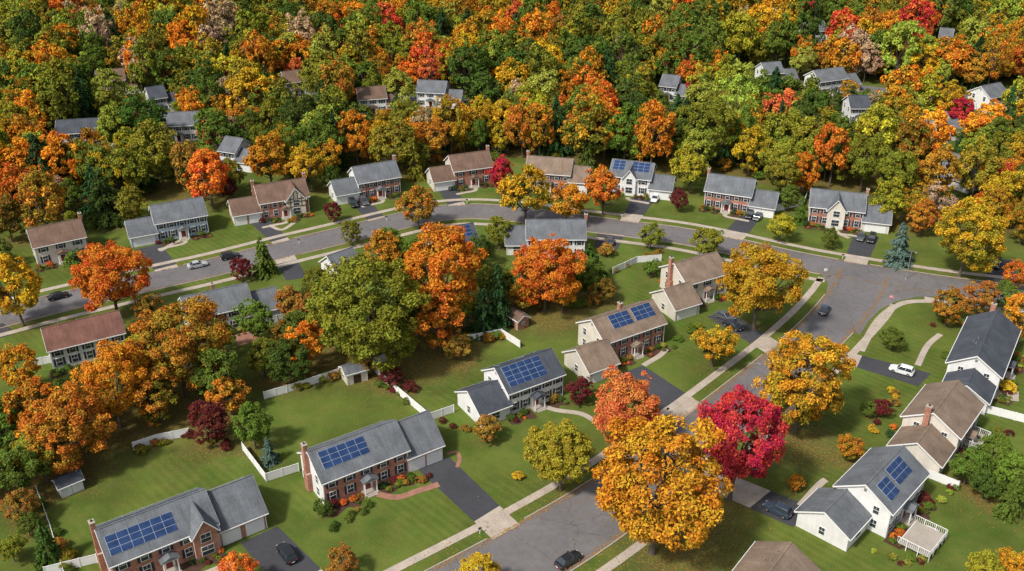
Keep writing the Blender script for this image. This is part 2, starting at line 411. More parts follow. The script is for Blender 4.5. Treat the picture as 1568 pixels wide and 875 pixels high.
def house(r,name='house',front='brick',side='white',roof='rgray',z=8.3,W=8.6,rise=2.9,wing=None,chim=None,sol=(),fg=None,shut=True,portico=True,far=False,L=None,planting=True,walk=True):
    (a,b)=r; A=np.array(G(*a,z)); B=np.array(G(*b,z)); mid=(A+B)/2
    d=B-A; Ln=np.linalg.norm(d); rot=math.atan2(d[1],d[0]); Ln-=0.7
    if L: Ln=L
    x0,x1=-Ln/2,Ln/2; ze=z-.2-rise
    mb=MB(); fm=M[front]; sm=M[side]; rm=M[roof]
    gable(mb,x0,x1,W,ze,z-.2,sm,rm,fm)
    k=(z-.2-ze)/(W/2)
    base=.06 if fm is not sm else 0.0
    sh=(M['shutter'] if shut else None)
    two=z>6.5
    n=max(3,int(round(Ln/2.7)));
    if n%2==0: n-=1 if Ln/n<2.9 else -1
    n=max(n,3); dx=Ln/n; dc=n//2
    wu=ze-1.0
    for i in range(n):
        t=x0+dx*(i+.5)
        ww=min(1.05,dx*.42)
        if fg and abs(t-fg[0]*Ln)<fg[1]/2: continue
        if two: window(mb,'F',x0,x1,W,t,wu,ww,1.4,sh,base)
        if i==dc and portico:
            obox(mb,'door',M['door'],'F',x0,x1,W,t,1.05+.2,1.0,2.1,base+.01,base+.08)
            obox(mb,'door_frame',M['trim'],'F',x0,x1,W,t,1.35,1.7,2.5,base+.003,base+.009)
            yf=-W/2-1.5
            mb.box('front_step',M['kerb'],t-1.3,t+1.3,yf-.2,-W/2-.07,0,.2)
            mb.box('front_step',M['kerb'],t-.9,t+.9,yf-.6,yf-.2,0,.1)
            for s in(-1,1): mb.cyl('portico_columns',M['trim'],(t+s*1.05,yf+.15,.2),(t+s*1.05,yf+.15,2.55),.12,.1)
            mb.box('portico_beam',M['trim'],t-1.3,t+1.3,yf,-W/2-.1,2.55,2.75)
            v=[(t-1.45,yf-.15,2.75),(t+1.45,yf-.15,2.75),(t+1.45,-W/2-.08,2.75),(t-1.45,-W/2-.08,2.75),(t,yf-.15,3.4),(t,-W/2-.08,3.4)]
            mb.add('portico_roof',rm,v,[(0,1,4),(1,2,5,4),(2,3,5),(3,0,4,5),(3,2,1,0)])
        else: window(mb,'F',x0,x1,W,t,1.65,ww,1.5,sh,base)
        window(mb,'B',x0,x1,W,t,1.65,ww,1.4)
        if two: window(mb,'B',x0,x1,W,t,wu,ww,1.4)
    for sd in('L','R'):
        for t in(-W/4,W/4):
            if two: window(mb,sd,x0,x1,W,t,wu,.9,1.35)
            window(mb,sd,x0,x1,W,t,1.65,.9,1.4)
        if not (chim and sd in chim): obox(mb,'attic_vent',M['metal'],sd,x0,x1,W,0,z-1.3,.5,.6,.004,.03)
    if fg:
        xf,gw,gz,proj,gm=fg; cx=xf*Ln
        mb.M=Matrix.Translation((cx,0,0))@Matrix.Rotation(-math.pi/2,4,'Z')
        xl=W/2+proj; gze=ze if gz>6 else 3
        gable(mb,.4,xl,gw,gze-.02,gz,M[gm],rm,ov=.35)
        if gz>6: window(mb,'R',.4,xl,gw,0,wu,1.5,1.5)
        window(mb,'R',.4,xl,gw,0,1.7,1.8,1.6)
        if side=='halftimber':
            for t in(-gw*.3,-gw*.1,gw*.1,gw*.3):
                mb.box('timbers',M['timber'],xl+.01,xl+.05,t-.09,t+.09,2.9,gze+ (gz-gze)*(1-abs(t)*2/gw)-.1)
            for zz_ in(2.9,4.2,gze): mb.box('timbers',M['timber'],xl+.052,xl+.08,-gw/2,gw/2,zz_-.1,zz_+.1)
        mb.M=Matrix.Identity(4)
    if side=='halftimber':
        t=x0+.3
        while t<x1:
            mb.box('timbers',M['timber'],t-.08,t+.08,-W/2-.07,-W/2-.062,2.9,ze-.1); t+=1.2
    wings=wing if isinstance(wing,list) else ([wing] if wing else [])
    for wg in wings:
        sd,wl,wW,wz,wze,yo,gd=wg[:7]; wm=M[wg[7]] if len(wg)>7 else sm
        if sd=='R': a0,a1=x1+.02,x1+wl
        else: a0,a1=x0-wl,x0-.02
        mb.M=Matrix.Translation((0,yo,0))
        gable(mb,a0,a1,wW,wze,wz,sm,rm,wm)
        bs=.06 if wm is not sm else 0
        ww_=a1-a0
        if gd:
            for q in range(gd):
                gx=a0+ww_*(q+.5)/gd; gwid=min(2.7,ww_/gd-.5) if gd>1 else min(4.8,ww_-1)
                obox(mb,'garage_door_frame',M['trim'],'F',a0,a1,wW,gx,1.2,gwid+.3,2.4,bs+.003,bs+.03)
                for zz_ in range(4): obox(mb,'garage_door',M['trim'],'F',a0,a1,wW,gx,.3+zz_*.53,gwid,.5,bs+.034,bs+.06)
        else:
            window(mb,'F',a0,a1,wW,(a0+a1)/2,1.6,1.6,1.4,None,bs)
        window(mb,sd,a0,a1,wW,0,1.6,.9,1.3)
        mb.M=Matrix.Identity(4)
    if chim:
        for c_ in chim:
            cx=x0-.42 if c_=='L' else (x1+.42 if c_=='R' else 0.0)
            cy=0.9
            if c_ in 'LR':
                mb.box('chimney',M['brick'],cx-.40,cx+.40,cy-.8,cy+.8,0,ze-1.5)
                mb.box('chimney',M['brick'],cx-.36,cx+.36,cy-.48,cy+.48,ze-1.5,z+.9)
            else: mb.box('chimney',M['brick'],cx-.36,cx+.36,cy-.48,cy+.48,ze,z+.9)
            mb.box('chimney_cap',M['kerb'],cx-.43,cx+.43,cy-.55,cy+.55,z+.9,z+1.02)
            mb.cyl('flue',M['timber'],(cx,cy,z+1.02),(cx,cy,z+1.3),.15,.15)
    for q in range(3):
        vx=x0+Ln*R.uniform(.2,.85); vy=R.choice((1.2,1.8,.9))
        mb.cyl('roof_vents',M['metal'],(vx,vy,z-.2-vy*k),(vx,vy,z+.4-vy*k),.09,.09,6)
    for s_ in sol:
        sd,fx,d0,rows,cols=s_; solar(mb,z-.2,k,sd,x0+fx*Ln,d0,rows,cols)
    e=mb.finish(name,(mid[0],mid[1],0),rot)
    footprints.append((mid[0],mid[1],max(Ln/2,W/2)+1))
    for wg in wings:
        s=1 if wg[0]=='R' else -1; ox=s*(Ln/2+wg[1]/2)
        footprints.append((mid[0]+ox*math.cos(rot),mid[1]+ox*math.sin(rot),wg[1]/2+2))
    if planting and not far:
        c,s=math.cos(rot),math.sin(rot)
        def w2(x,y): return (mid[0]+x*c-y*s, mid[1]+x*s+y*c)
        def arc(xa,xb):
            n_=9; out=[w2(xa,-W/2-.05)]
            for i in range(n_+1):
                f=i/n_; out.append(w2(xa+(xb-xa)*f,-W/2-2.0-1.1*abs(math.sin(f*math.pi*1.6+.5))-R.uniform(0,.25)))
            return out+[w2(xb,-W/2-.05)]
        sheet('mulch_bed',[arc(x0-.9,-1.6),arc(1.6,x1-.05)],M['mulch'],0.006)
        x=x0-.2
        while x<x1:
            if abs(x)>1.8:
                X,Y=w2(x,-W/2-R.uniform(.8,1.3)); shrub_jobs.append((X,Y,R.uniform(1.1,2.0)))
                if R.random()<.75:
                    X,Y=w2(x+.4,-W/2-2.3); shrub_jobs.append((X,Y,R.uniform(.7,1.2)))
            x+=R.uniform(1.1,1.8)
        for q in range(3):
            X,Y=w2(x0+R.uniform(0,Ln),W/2+R.uniform(1.2,2)); shrub_jobs.append((X,Y,R.uniform(1.2,2.4)))
        if walk and portico and wings and wings[0][6]:
            sg=1 if wings[0][0]=='R' else -1; gx=sg*(Ln/2+.8)
            cc=catmull([(*w2(0,-W/2-2.1),1),(*w2(sg*.8,-W/2-3.6),1),(*w2(gx*.6,-W/2-4.0),1),(*w2(gx,-W/2-4.0+min(0,wings[0][5]*.3)),1)],.6)
            strip_mesh('garden_path',[strip(cc,lambda p:-.55,lambda p:.55)],M['walk'],0.032)
    return e

house(((145,812),(314,748)),'brick_house','brick','brick','rgray',8.3,9.2,3.0,('R',7.6,9.6,7.1,3.4,.3,2,'brick'),'L',
      [('F',.03,1.5,3,6),('B',.04,.4,1,9)],fg=(.36,3.6,7.5,1.2,'white'))
house(((470,692),(606,642)),'brick_house','brick','white','rgray',8.3,9.0,3.0,('R',6.6,9.4,7.3,3.4,.2,2,'brick'),'L',[('F',.07,.75,3,5)],walk=False)
house(((757,563),(845,533)),'white_house','white','white','rdark',8.3,8.8,2.9,('L',6.2,8.6,5.6,3.0,-.6,0),None,[('F',.06,.5,4,5),('B',.1,.6,2,5)])
house(((905,489),(1000,458)),'brick_house','brick','cream','rtan',8.3,9.2,2.9,('L',6.8,8.5,5.8,3.0,-4.6,1),'C',[('F',.22,.5,3,3),('F',.60,.4,3,3)],walk=False)
house(((1032,403),(1098,385)),'cream_house','cream','cream','rtan',8.3,9.5,2.9,('L',6.5,8.5,5.8,3.0,-5.2,1),'L',walk=False)
house(((1497,545),(1528,474)),'white_house','white','white','rdark',8.3,9.2,2.9,('L',6.5,8,5.2,2.9,0,0),'R')
house(((1430,632),(1468,582)),'beige_house','beige','beige','rtan',8.3,9.5,2.8,('L',6.5,8.5,5.6,3.0,0,0),'L')
house(((1326,742),(1384,682)),'white_house','white','white','rgray',8.3,9.0,2.8,('L',7,8.5,5.4,3.0,2.8,0),None,[('F',.10,1.2,3,2),('F',.42,.5,3,3),],)
house(((1175,880),(1212,830)),'tan_roofed_house','beige','beige','rtan',7.5,9.5,2.5,None,None)
house(((40,351),(123,334)),'cream_house','cream','cream','rbrown',8.3,8.6,2.8,None,'R')
house(((228,315),(310,301)),'blue_house','blue','blue','rgray',8.3,8.6,2.9,('L',6.4,7.5,5.6,3,-1,1),None)
house(((388,284),(466,272)),'tudor_house','brick','halftimber','rbrown',8.3,9,3.1,('L',7,8,5.6,3,-1,2,'brick'),'LR',fg=(.22,4.8,8.0,1,'halftimber'),shut=False)
house(((538,256),(605,245)),'brick_house','brick','white','rgray',8.3,8.6,2.9,('L',6.4,7.5,5.6,3,-1,2),'R')
house(((686,238),(748,230)),'brick_house','brick','cream','rbrown',8.3,8.6,2.9,('L',6,7.5,5.6,3,-1,1),'R')
house(((808,238),(878,243)),'brick_house','brick','cream','rtan',8.3,8.6,2.9,('R',5,7.5,6.5,3.5,-1,1),'L')
house(((938,243),(1003,250)),'white_house','white','white','rgray',8.3,8.8,2.9,('R',6,7.5,5.6,3,-1.5,1),None,[('F',.03,.4,3,2),('F',.5,.4,3,3)],fg=(.0,3.5,7.5,.8,'white'))
house(((1085,265),(1158,275)),'brick_house','brick','white','rgray',8.3,8.8,2.9,('R',6.4,7.5,5.8,3,-1,2),'L')
house(((1242,288),(1328,297)),'brick_house','brick','beige','rgray',8.3,8.8,2.9,('R',6.6,7.8,5.8,3,-1,1),'R',fg=(.0,4.2,8.0,1.2,'brick'))
house(((275,455),(378,433)),'white_house','white','white','rgray',8.3,8.8,2.8,('R',6,7.5,5.8,3,0,0),'C',portico=False)
house(((62,503),(182,475)),'white_house','white','white','rred',7.6,8.6,2.6,None,None,portico=False)
house(((805,336),(897,336)),'white_house','white','white','rgray',8.3,8.8,2.8,('L',5,7.5,6,3,1,0),'R',portico=False)
house(((660,352),(725,341)),'cream_house','cream','cream','rdark',8.3,8.8,2.8,None,None,[('F',.1,.4,3,5)],portico=False)
house(((500,392),(540,378)),'white_house','white','white','rgray',6.4,7,2.6,None,None,portico=False)
FAR=[((85,184),(155,180),'white','rdark'),((238,173),(305,170),'white','rgray'),((640,122),(685,124),'white','rgray'),((545,134),(590,131),'white','rbrown'),
     ((1245,108),(1290,102),'white','rgray'),((1502,132),(1532,126),'white','rgray'),((1298,146),(1330,146),'white','rdark'),((1165,96),(1195,94),'white','rgray'),
     ((1455,232),(1480,240),'white','rgray'),((1425,172),(1450,170),'cream','rgray'),((222,134),(250,130),'white','rdark'),((345,208),(372,212),'white','rgray'),
     ((1232,34),(1262,32),'white','rgray'),((430,110),(460,106),'cream','rbrown'),((1015,113),(1042,116),'white','rgray'),((145,108),(190,104),'beige','rbrown'),((1440,42),(1462,44),'white','rgray')]
farpos=[]
for a,b,f,r in FAR:
    house((a,b),'white_house' if f=='white' else 'cream_house',f,f,r,8.3,8.6,2.7,('R',5.5,7.5,5.5,3,-1,1),None,far=True)
    x,y=G((a[0]+b[0])/2,(a[1]+b[1])/2,8.3); farpos.append((x,y))
def shed(u,v,ang,L=3.4,W=2.8,walls='white',roof='rgray',z=3.0):
    mb=MB(); gable(mb,-L/2,L/2,W,z-.9,z,M[walls],M[roof],ov=.2)
    obox(mb,'shed_doors',M['timber'] if walls!='white' else M['trim'],'F',0,0,W,0,1.0,1.5,1.9,.01,.05)
    obox(mb,'door_gap',M['shutter'],'F',0,0,W,0,1.0,.05,1.9,.052,.06)
    window(mb,'L',-L/2,L/2,W,0,1.3,.6,.6); window(mb,'R',-L/2,L/2,W,0,1.3,.6,.6)
    x,y=G(u,v); mb.finish('garden_shed',(x,y,0),ang); footprints.append((x,y,2.5))
shed(543,580,.5,4.2,3.4,'cream','rgray',3.4); shed(793,498,-.9,3.6,3,'brick','rbrown',3.2); shed(108,750,.7,3.6,2.8,'white','rdark',3.0)
shed(1190,320,.2,3,2.6,'white','rgray')
def deck(u,v,rot,L=8,W=4.5):
    x,y=G(u,v); mb=MB()
    for i in range(int(W/.3)): mb.box('deck_boards',M['kerb'],-L/2,L/2,-W/2+i*.3,-W/2+i*.3+.27,.95,1.0)
    mb.box('deck_frame',M['white'],-L/2+.1,L/2-.1,-W/2+.1,W/2-.1,.75,.945)
    for a,b in(((-L/2,-W/2),(L/2,-W/2)),((L/2,-W/2),(L/2,W/2)),((-L/2,-W/2),(-L/2,W/2))):
        n=int(math.hypot(b[0]-a[0],b[1]-a[1])/.28)
        for i in range(n+1):
            px=a[0]+(b[0]-a[0])*i/n; py=a[1]+(b[1]-a[1])*i/n; big=i%6==0
            w=.06 if big else .025
            mb.box('posts' if big else 'balusters',M['trim'],px-w,px+w,py-w,py+w,0 if big else 1.0,2.0 if big else 1.92)
        mb.box('handrail',M['trim'],min(a[0],b[0])-.04,max(a[0],b[0])+.04,min(a[1],b[1])-.04,max(a[1],b[1])+.04,2.002,2.07)
    for i in range(5): mb.box('steps',M['trim'],L/2+.03+i*.28,L/2+.29+i*.28,-1,1,.7-i*.18,.76-i*.18)
    mb.finish('deck',(x,y,0),rot)
deck(1410,832,math.radians(47),6.5,5)
deck(1490,680,math.radians(47),5,3.5)
sheet('patio',[[G(355,505),G(392,498),G(400,520),G(365,530)]],M['paver'],0.009)
sheet('patio',[[G(1500,590),G(1560,600),G(1560,615),G(1500,608)]],M['walk'],0.009)

# ------------------------------------------------------------------ fences
def fence(pxs,h=1.7,mat=None,rails=False):
    mat=mat or M['trim']; mb=MB()
    P=[Vector((*G(*p),0)) for p in pxs]
    for a,b in zip(P[:-1],P[1:]):
        d=b-a; L=d.length; ang=math.atan2(d.y,d.x); n=max(1,round(L/2.4)); st=L/n
        mb.M=Matrix.Translation(a)@Matrix.Rotation(ang,4,'Z')
        for i in range(n):
            x0=i*st
            mb.box('posts',mat,x0-.07,x0+.07,-.07,.07,0,h+.12)
            if rails:
                for z in(.35,.8,1.2): mb.box('rails',mat,x0+.08,x0+st-.08,-.03,.03,z-.06,z+.06)
            else:
                mb.box('panels',mat,x0+.08,x0+st-.08,-.025,.025,.08,h-.05)
                mb.box('rails',mat,x0+.08,x0+st-.08,-.045,.045,h-.045,h+.05)
        mb.M=Matrix.Identity(4)
    mb.box('end_post',mat,P[-1].x-.07,P[-1].x+.07,P[-1].y-.07,P[-1].y+.07,0,h+.12)
    mb.finish('vinyl_fence')
for f in [[(405,612),(440,602),(520,576),(572,560),(605,548)],[(372,690),(408,738),(458,722)],[(566,562),(600,596),(658,645),(695,632)],[(768,515),(796,533)],
          [(868,562),(892,552)],[(70,882),(150,862)],[(938,420),(975,403),(1012,400)],[(1490,628),(1530,638),(1600,656)],[(1420,732),(1466,750)],
          [(1190,322),(1230,316),(1236,300)],[(50,562),(80,556),(110,560)],[(410,498),(440,490)],[(205,690),(240,678),(290,668)],[(700,528),(740,520),(768,515)]]:
    fence(f)
fence([(58,755),(78,810),(100,885)],1.3,rails=True)

# ------------------------------------------------------------------ tree prototypes
def tube(V,Fa,p0,p1,r0,r1,n=7):
    p0=np.array(p0,float);p1=np.array(p1,float);d=p1-p0;d/=np.linalg.norm(d)
    a=np.cross(d,[.3,.5,.81]);a/=np.linalg.norm(a);b=np.cross(d,a);o=len(V)
    for p,r in((p0,r0),(p1,r1)):
        for i in range(n):
            t=2*math.pi*i/n; V.append(tuple(p+a*math.cos(t)*r+b*math.sin(t)*r))
    for i in range(n): Fa.append((o+i,o+(i+1)%n,o+n+(i+1)%n,o+n+i))
def proto(name,TV,TF,pos,nor,size,lv,rng):
    n=len(pos); nor=nor/np.linalg.norm(nor,axis=1,keepdims=True)
    rv=rng.normal(size=(n,3)); t=np.cross(nor,rv); t/=np.linalg.norm(t,axis=1,keepdims=True); b=np.cross(nor,t)
    s=size[:,None]; k=.75
    Q=np.stack([pos-t*s*.62,pos-b*s*.42*k+nor*s*.08,pos+t*s*.62,pos+b*s*.42*k+nor*s*.08],1).reshape(-1,3)
    off=len(TV); V=TV+[tuple(x) for x in Q.tolist()]
    Fq=[(off+4*i,off+4*i+1,off+4*i+2,off+4*i+3) for i in range(n)]
    me=bpy.data.meshes.new(name); me.from_pydata(V,[],TF+Fq)
    me.materials.append(M['bark']); me.materials.append(M['leaf'])
    mi=np.zeros(len(TF)+n,dtype=np.int32); mi[len(TF):]=1; me.polygons.foreach_set('material_index',mi)
    ca=me.color_attributes.new('lv','FLOAT_COLOR','POINT')
    arr=np.ones((len(V),4),dtype=np.float32)*.5; arr[off:,:3]=np.repeat(lv,4,axis=0); ca.data.foreach_set('color',arr.ravel())
    rad=np.percentile(np.hypot(pos[:,0],pos[:,1]),99.3)
    z0_,z1_=np.percentile(pos[:,2],1),np.percentile(pos[:,2],99)
    return (me,rad,z1_,(z0_+z1_)/2)
def deciduous(name,seed,nc,nl,ls,rz=1.0,zc=1.15,rc=(.15,.28),low=-.8,cone=0.0,inner=.35,nb=16,lc=.16):
    rng=np.random.default_rng(seed)
    lob=[]
    while len(lob)<nb:
        d=rng.normal(size=3); d/=np.linalg.norm(d)
        if d[2]<low+.1: continue
        if any(np.dot(d,q[0])>.85 for q in lob) and rng.random()<.8: continue
        lob.append((d,rng.uniform(.82,1.14)))
    skew=rng.normal(size=2)*.07
    C=[];Rc=[]
    while len(C)<nc:
        d=rng.normal(size=3); d/=np.linalg.norm(d)
        if d[2]<low: continue
        r=rng.uniform(inner,1.0)**.5*.9
        best=max(((np.dot(d,q[0]),q[1]) for q in lob),key=lambda x:x[0])
        lump=best[1]*(1-lc+lc*max(0,best[0])**4)*rng.uniform(.92,1.06)
        tap=1-.28*max(0,-d[2])-cone*max(0,d[2])
        C.append((d[0]*r*lump*tap+skew[0]*d[2],d[1]*r*lump*tap+skew[1]*d[2],zc+d[2]*r*rz*lump)); Rc.append(rng.uniform(*rc))
    C=np.array(C);Rc=np.array(Rc); crand=rng.uniform(0,1,nc)
    w=Rc**2*rng.uniform(.35,1.3,nc); w/=w.sum()
    ci=rng.choice(nc,nl,p=w)
    d=rng.normal(size=(nl,3)); d/=np.linalg.norm(d,axis=1,keepdims=True)
    out=C[ci]-np.array([0,0,zc-.25]); out/=np.linalg.norm(out,axis=1,keepdims=True)
    flip=(d*out).sum(1)<-.35; d[flip]*=-1
    rr=Rc[ci]*(rng.uniform(.3,1.0,nl)**.7+np.abs(rng.normal(size=nl))*.17)
    # leaf sprays: every clump is stretched along its own twig
    ax=out+rng.normal(size=out.shape)*0
    pos=C[ci]+d*rr[:,None]*np.array([1,1,.72])
    nor=d*.5+out*.4+rng.normal(size=(nl,3))*.6+np.array([0,0,.4])
    size=ls*rng.uniform(.55,1.4,nl)
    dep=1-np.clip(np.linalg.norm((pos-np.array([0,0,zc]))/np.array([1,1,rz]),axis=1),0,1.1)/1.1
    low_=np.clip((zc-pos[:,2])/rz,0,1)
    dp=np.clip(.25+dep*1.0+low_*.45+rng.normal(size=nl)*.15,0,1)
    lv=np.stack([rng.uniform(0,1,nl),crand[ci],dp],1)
    TV=[];TF=[]
    th=zc*.55
    tube(TV,TF,(0,0,-.02),(0,0,.1),.062,.042); tube(TV,TF,(0,0,.1),(.02,.01,th),.042,.034)
    for q in lob[:11]:
        c=np.array([0,0,zc])+q[0]*np.array([.82,.82,.82*rz])
        st=np.array([.02,.01,rng.uniform(.35*zc,th)]); mid=st*.5+c*.5+rng.normal(size=3)*.05; mid[2]+=.03
        tube(TV,TF,st,mid,.024,.016,5); tube(TV,TF,mid,c,.016,.004,5)
    return proto(name,TV,TF,pos,nor,size,lv,rng)
def conifer(name,seed,nl,ls,Rb=.62,Ht=2.7,z0=.18,irr=.15):
    rng=np.random.default_rng(seed)
    TV=[];TF=[]; tube(TV,TF,(0,0,-.02),(0,0,Ht*.95),.05,.008)
    nb=150; bz=z0+(Ht-z0)*rng.uniform(0,1,nb)**1.25; ba=rng.uniform(0,6.283,nb)
    f=(bz-z0)/(Ht-z0); br=Rb*(1-f)**.75*(1+rng.normal(size=nb)*irr)+.03
    bi=rng.choice(nb,nl,p=(br+.05)/(br+.05).sum()); t=rng.uniform(.1,1,nl)**.7
    wob=rng.normal(size=nl)*.16*(1.1-t)
    r=br[bi]*t; a=ba[bi]+wob
    pos=np.stack([np.cos(a)*r,np.sin(a)*r,bz[bi]-.16*t*t*(br[bi]/Rb+.3)+rng.normal(size=nl)*.035],1)
    nor=np.stack([np.cos(a)*.5,np.sin(a)*.5,np.ones(nl)],1)+rng.normal(size=(nl,3))*.5
    lv=np.stack([rng.uniform(0,1,nl),rng.uniform(0,1,nb)[bi],np.zeros(nl)],1)
    for i in range(0,nb,6): tube(TV,TF,(0,0,bz[i]),(math.cos(ba[i])*br[i]*.8,math.sin(ba[i])*br[i]*.8,bz[i]-.05),.012,.004,4)
    return proto(name,TV,TF,pos,nor,ls*rng.uniform(.6,1.4,nl),lv,rng)
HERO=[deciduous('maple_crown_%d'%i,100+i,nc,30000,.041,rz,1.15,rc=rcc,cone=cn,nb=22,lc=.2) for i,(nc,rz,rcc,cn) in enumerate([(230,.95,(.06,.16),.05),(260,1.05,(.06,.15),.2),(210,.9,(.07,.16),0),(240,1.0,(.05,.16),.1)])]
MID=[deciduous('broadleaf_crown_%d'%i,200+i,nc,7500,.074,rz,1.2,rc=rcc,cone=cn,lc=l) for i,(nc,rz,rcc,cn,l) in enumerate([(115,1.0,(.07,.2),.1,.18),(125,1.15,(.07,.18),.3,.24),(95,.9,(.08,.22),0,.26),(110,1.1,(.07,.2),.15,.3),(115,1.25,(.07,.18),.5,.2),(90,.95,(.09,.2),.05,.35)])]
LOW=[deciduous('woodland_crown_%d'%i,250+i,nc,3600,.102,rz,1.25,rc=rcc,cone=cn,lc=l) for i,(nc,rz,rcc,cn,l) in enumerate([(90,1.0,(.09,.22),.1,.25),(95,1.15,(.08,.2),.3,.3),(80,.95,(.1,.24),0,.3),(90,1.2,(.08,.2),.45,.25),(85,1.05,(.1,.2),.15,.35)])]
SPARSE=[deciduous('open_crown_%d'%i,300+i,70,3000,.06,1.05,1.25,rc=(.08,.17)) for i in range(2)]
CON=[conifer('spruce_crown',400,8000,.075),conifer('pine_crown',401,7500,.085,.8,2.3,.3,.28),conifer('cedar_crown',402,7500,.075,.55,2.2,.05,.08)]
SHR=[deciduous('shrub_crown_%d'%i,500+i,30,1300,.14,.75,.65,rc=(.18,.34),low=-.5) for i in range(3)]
PAL=dict(amber=((.60,.25,.020),.7),orange=((.66,.23,.022),.65),gold=((.62,.33,.022),.7),yellow=((.66,.43,.03),.5),redor=((.68,.15,.025),.4),red=((.54,.05,.03),.3),coral=((.66,.14,.05),.3),
 crimson=((.42,.02,.045),.1),olive=((.24,.23,.026),.8),green=((.11,.165,.026),.5),dkgreen=((.06,.10,.02),.3),brown=((.38,.17,.035),.7),rust=((.54,.20,.026),.8),maroon=((.12,.022,.022),0),
 yolive=((.42,.34,.03),.8),pine=((.042,.085,.028),0),spruce=((.11,.17,.13),0),lime=((.32,.36,.05),.4),tanpink=((.46,.31,.18),.2),oldgold=((.56,.30,.022),.85))
treepos=[]
NM={'h':'maple_tree','m':'maple_tree','s':'birch_tree','c':'spruce_tree','p':'pine_tree','d':'cedar_tree','l':'maple_tree'}
def pick(kind,rng=R):
    if kind=='h': return rng.choice(HERO)
    if kind=='m': return rng.choice(MID)
    if kind=='l': return rng.choice(LOW)
    if kind=='s': return rng.choice(SPARSE)
    if kind=='c': return CON[0]
    if kind=='p': return CON[1]
    if kind=='d': return CON[2]
    return rng.choice(SHR)
def place(x,y,w,asp,col,kind,rng=R,parent=None,name=None,reg=True,pr=None):
    pr=pr or pick(kind,rng)
    s=w/2/pr[1]
    if name is None:
        name=NM.get(kind,'shrub')
        if kind in 'hm' and col in('olive','green','dkgreen','yolive','rust','brown'): name='oak_tree'
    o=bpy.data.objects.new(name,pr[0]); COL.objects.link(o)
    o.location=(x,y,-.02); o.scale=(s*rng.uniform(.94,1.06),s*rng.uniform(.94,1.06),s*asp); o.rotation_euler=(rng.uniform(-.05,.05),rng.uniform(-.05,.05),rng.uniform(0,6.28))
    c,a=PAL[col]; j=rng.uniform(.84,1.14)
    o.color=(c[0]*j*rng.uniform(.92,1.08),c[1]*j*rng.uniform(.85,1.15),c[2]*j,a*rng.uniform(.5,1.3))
    if parent: o.parent=parent
    if reg: treepos.append((x,y,w/2))
    return o
def tree(u,v,pw,col,kind='m',asp=1.0):
    pr=pick(kind); w=10.
    for i in range(6):
        z=pr[3]*(w/2/pr[1])*asp; w=pw/scl(v,z)
    x,y=G(u,v,z); place(x,y,w,asp,col,kind,pr=pr)
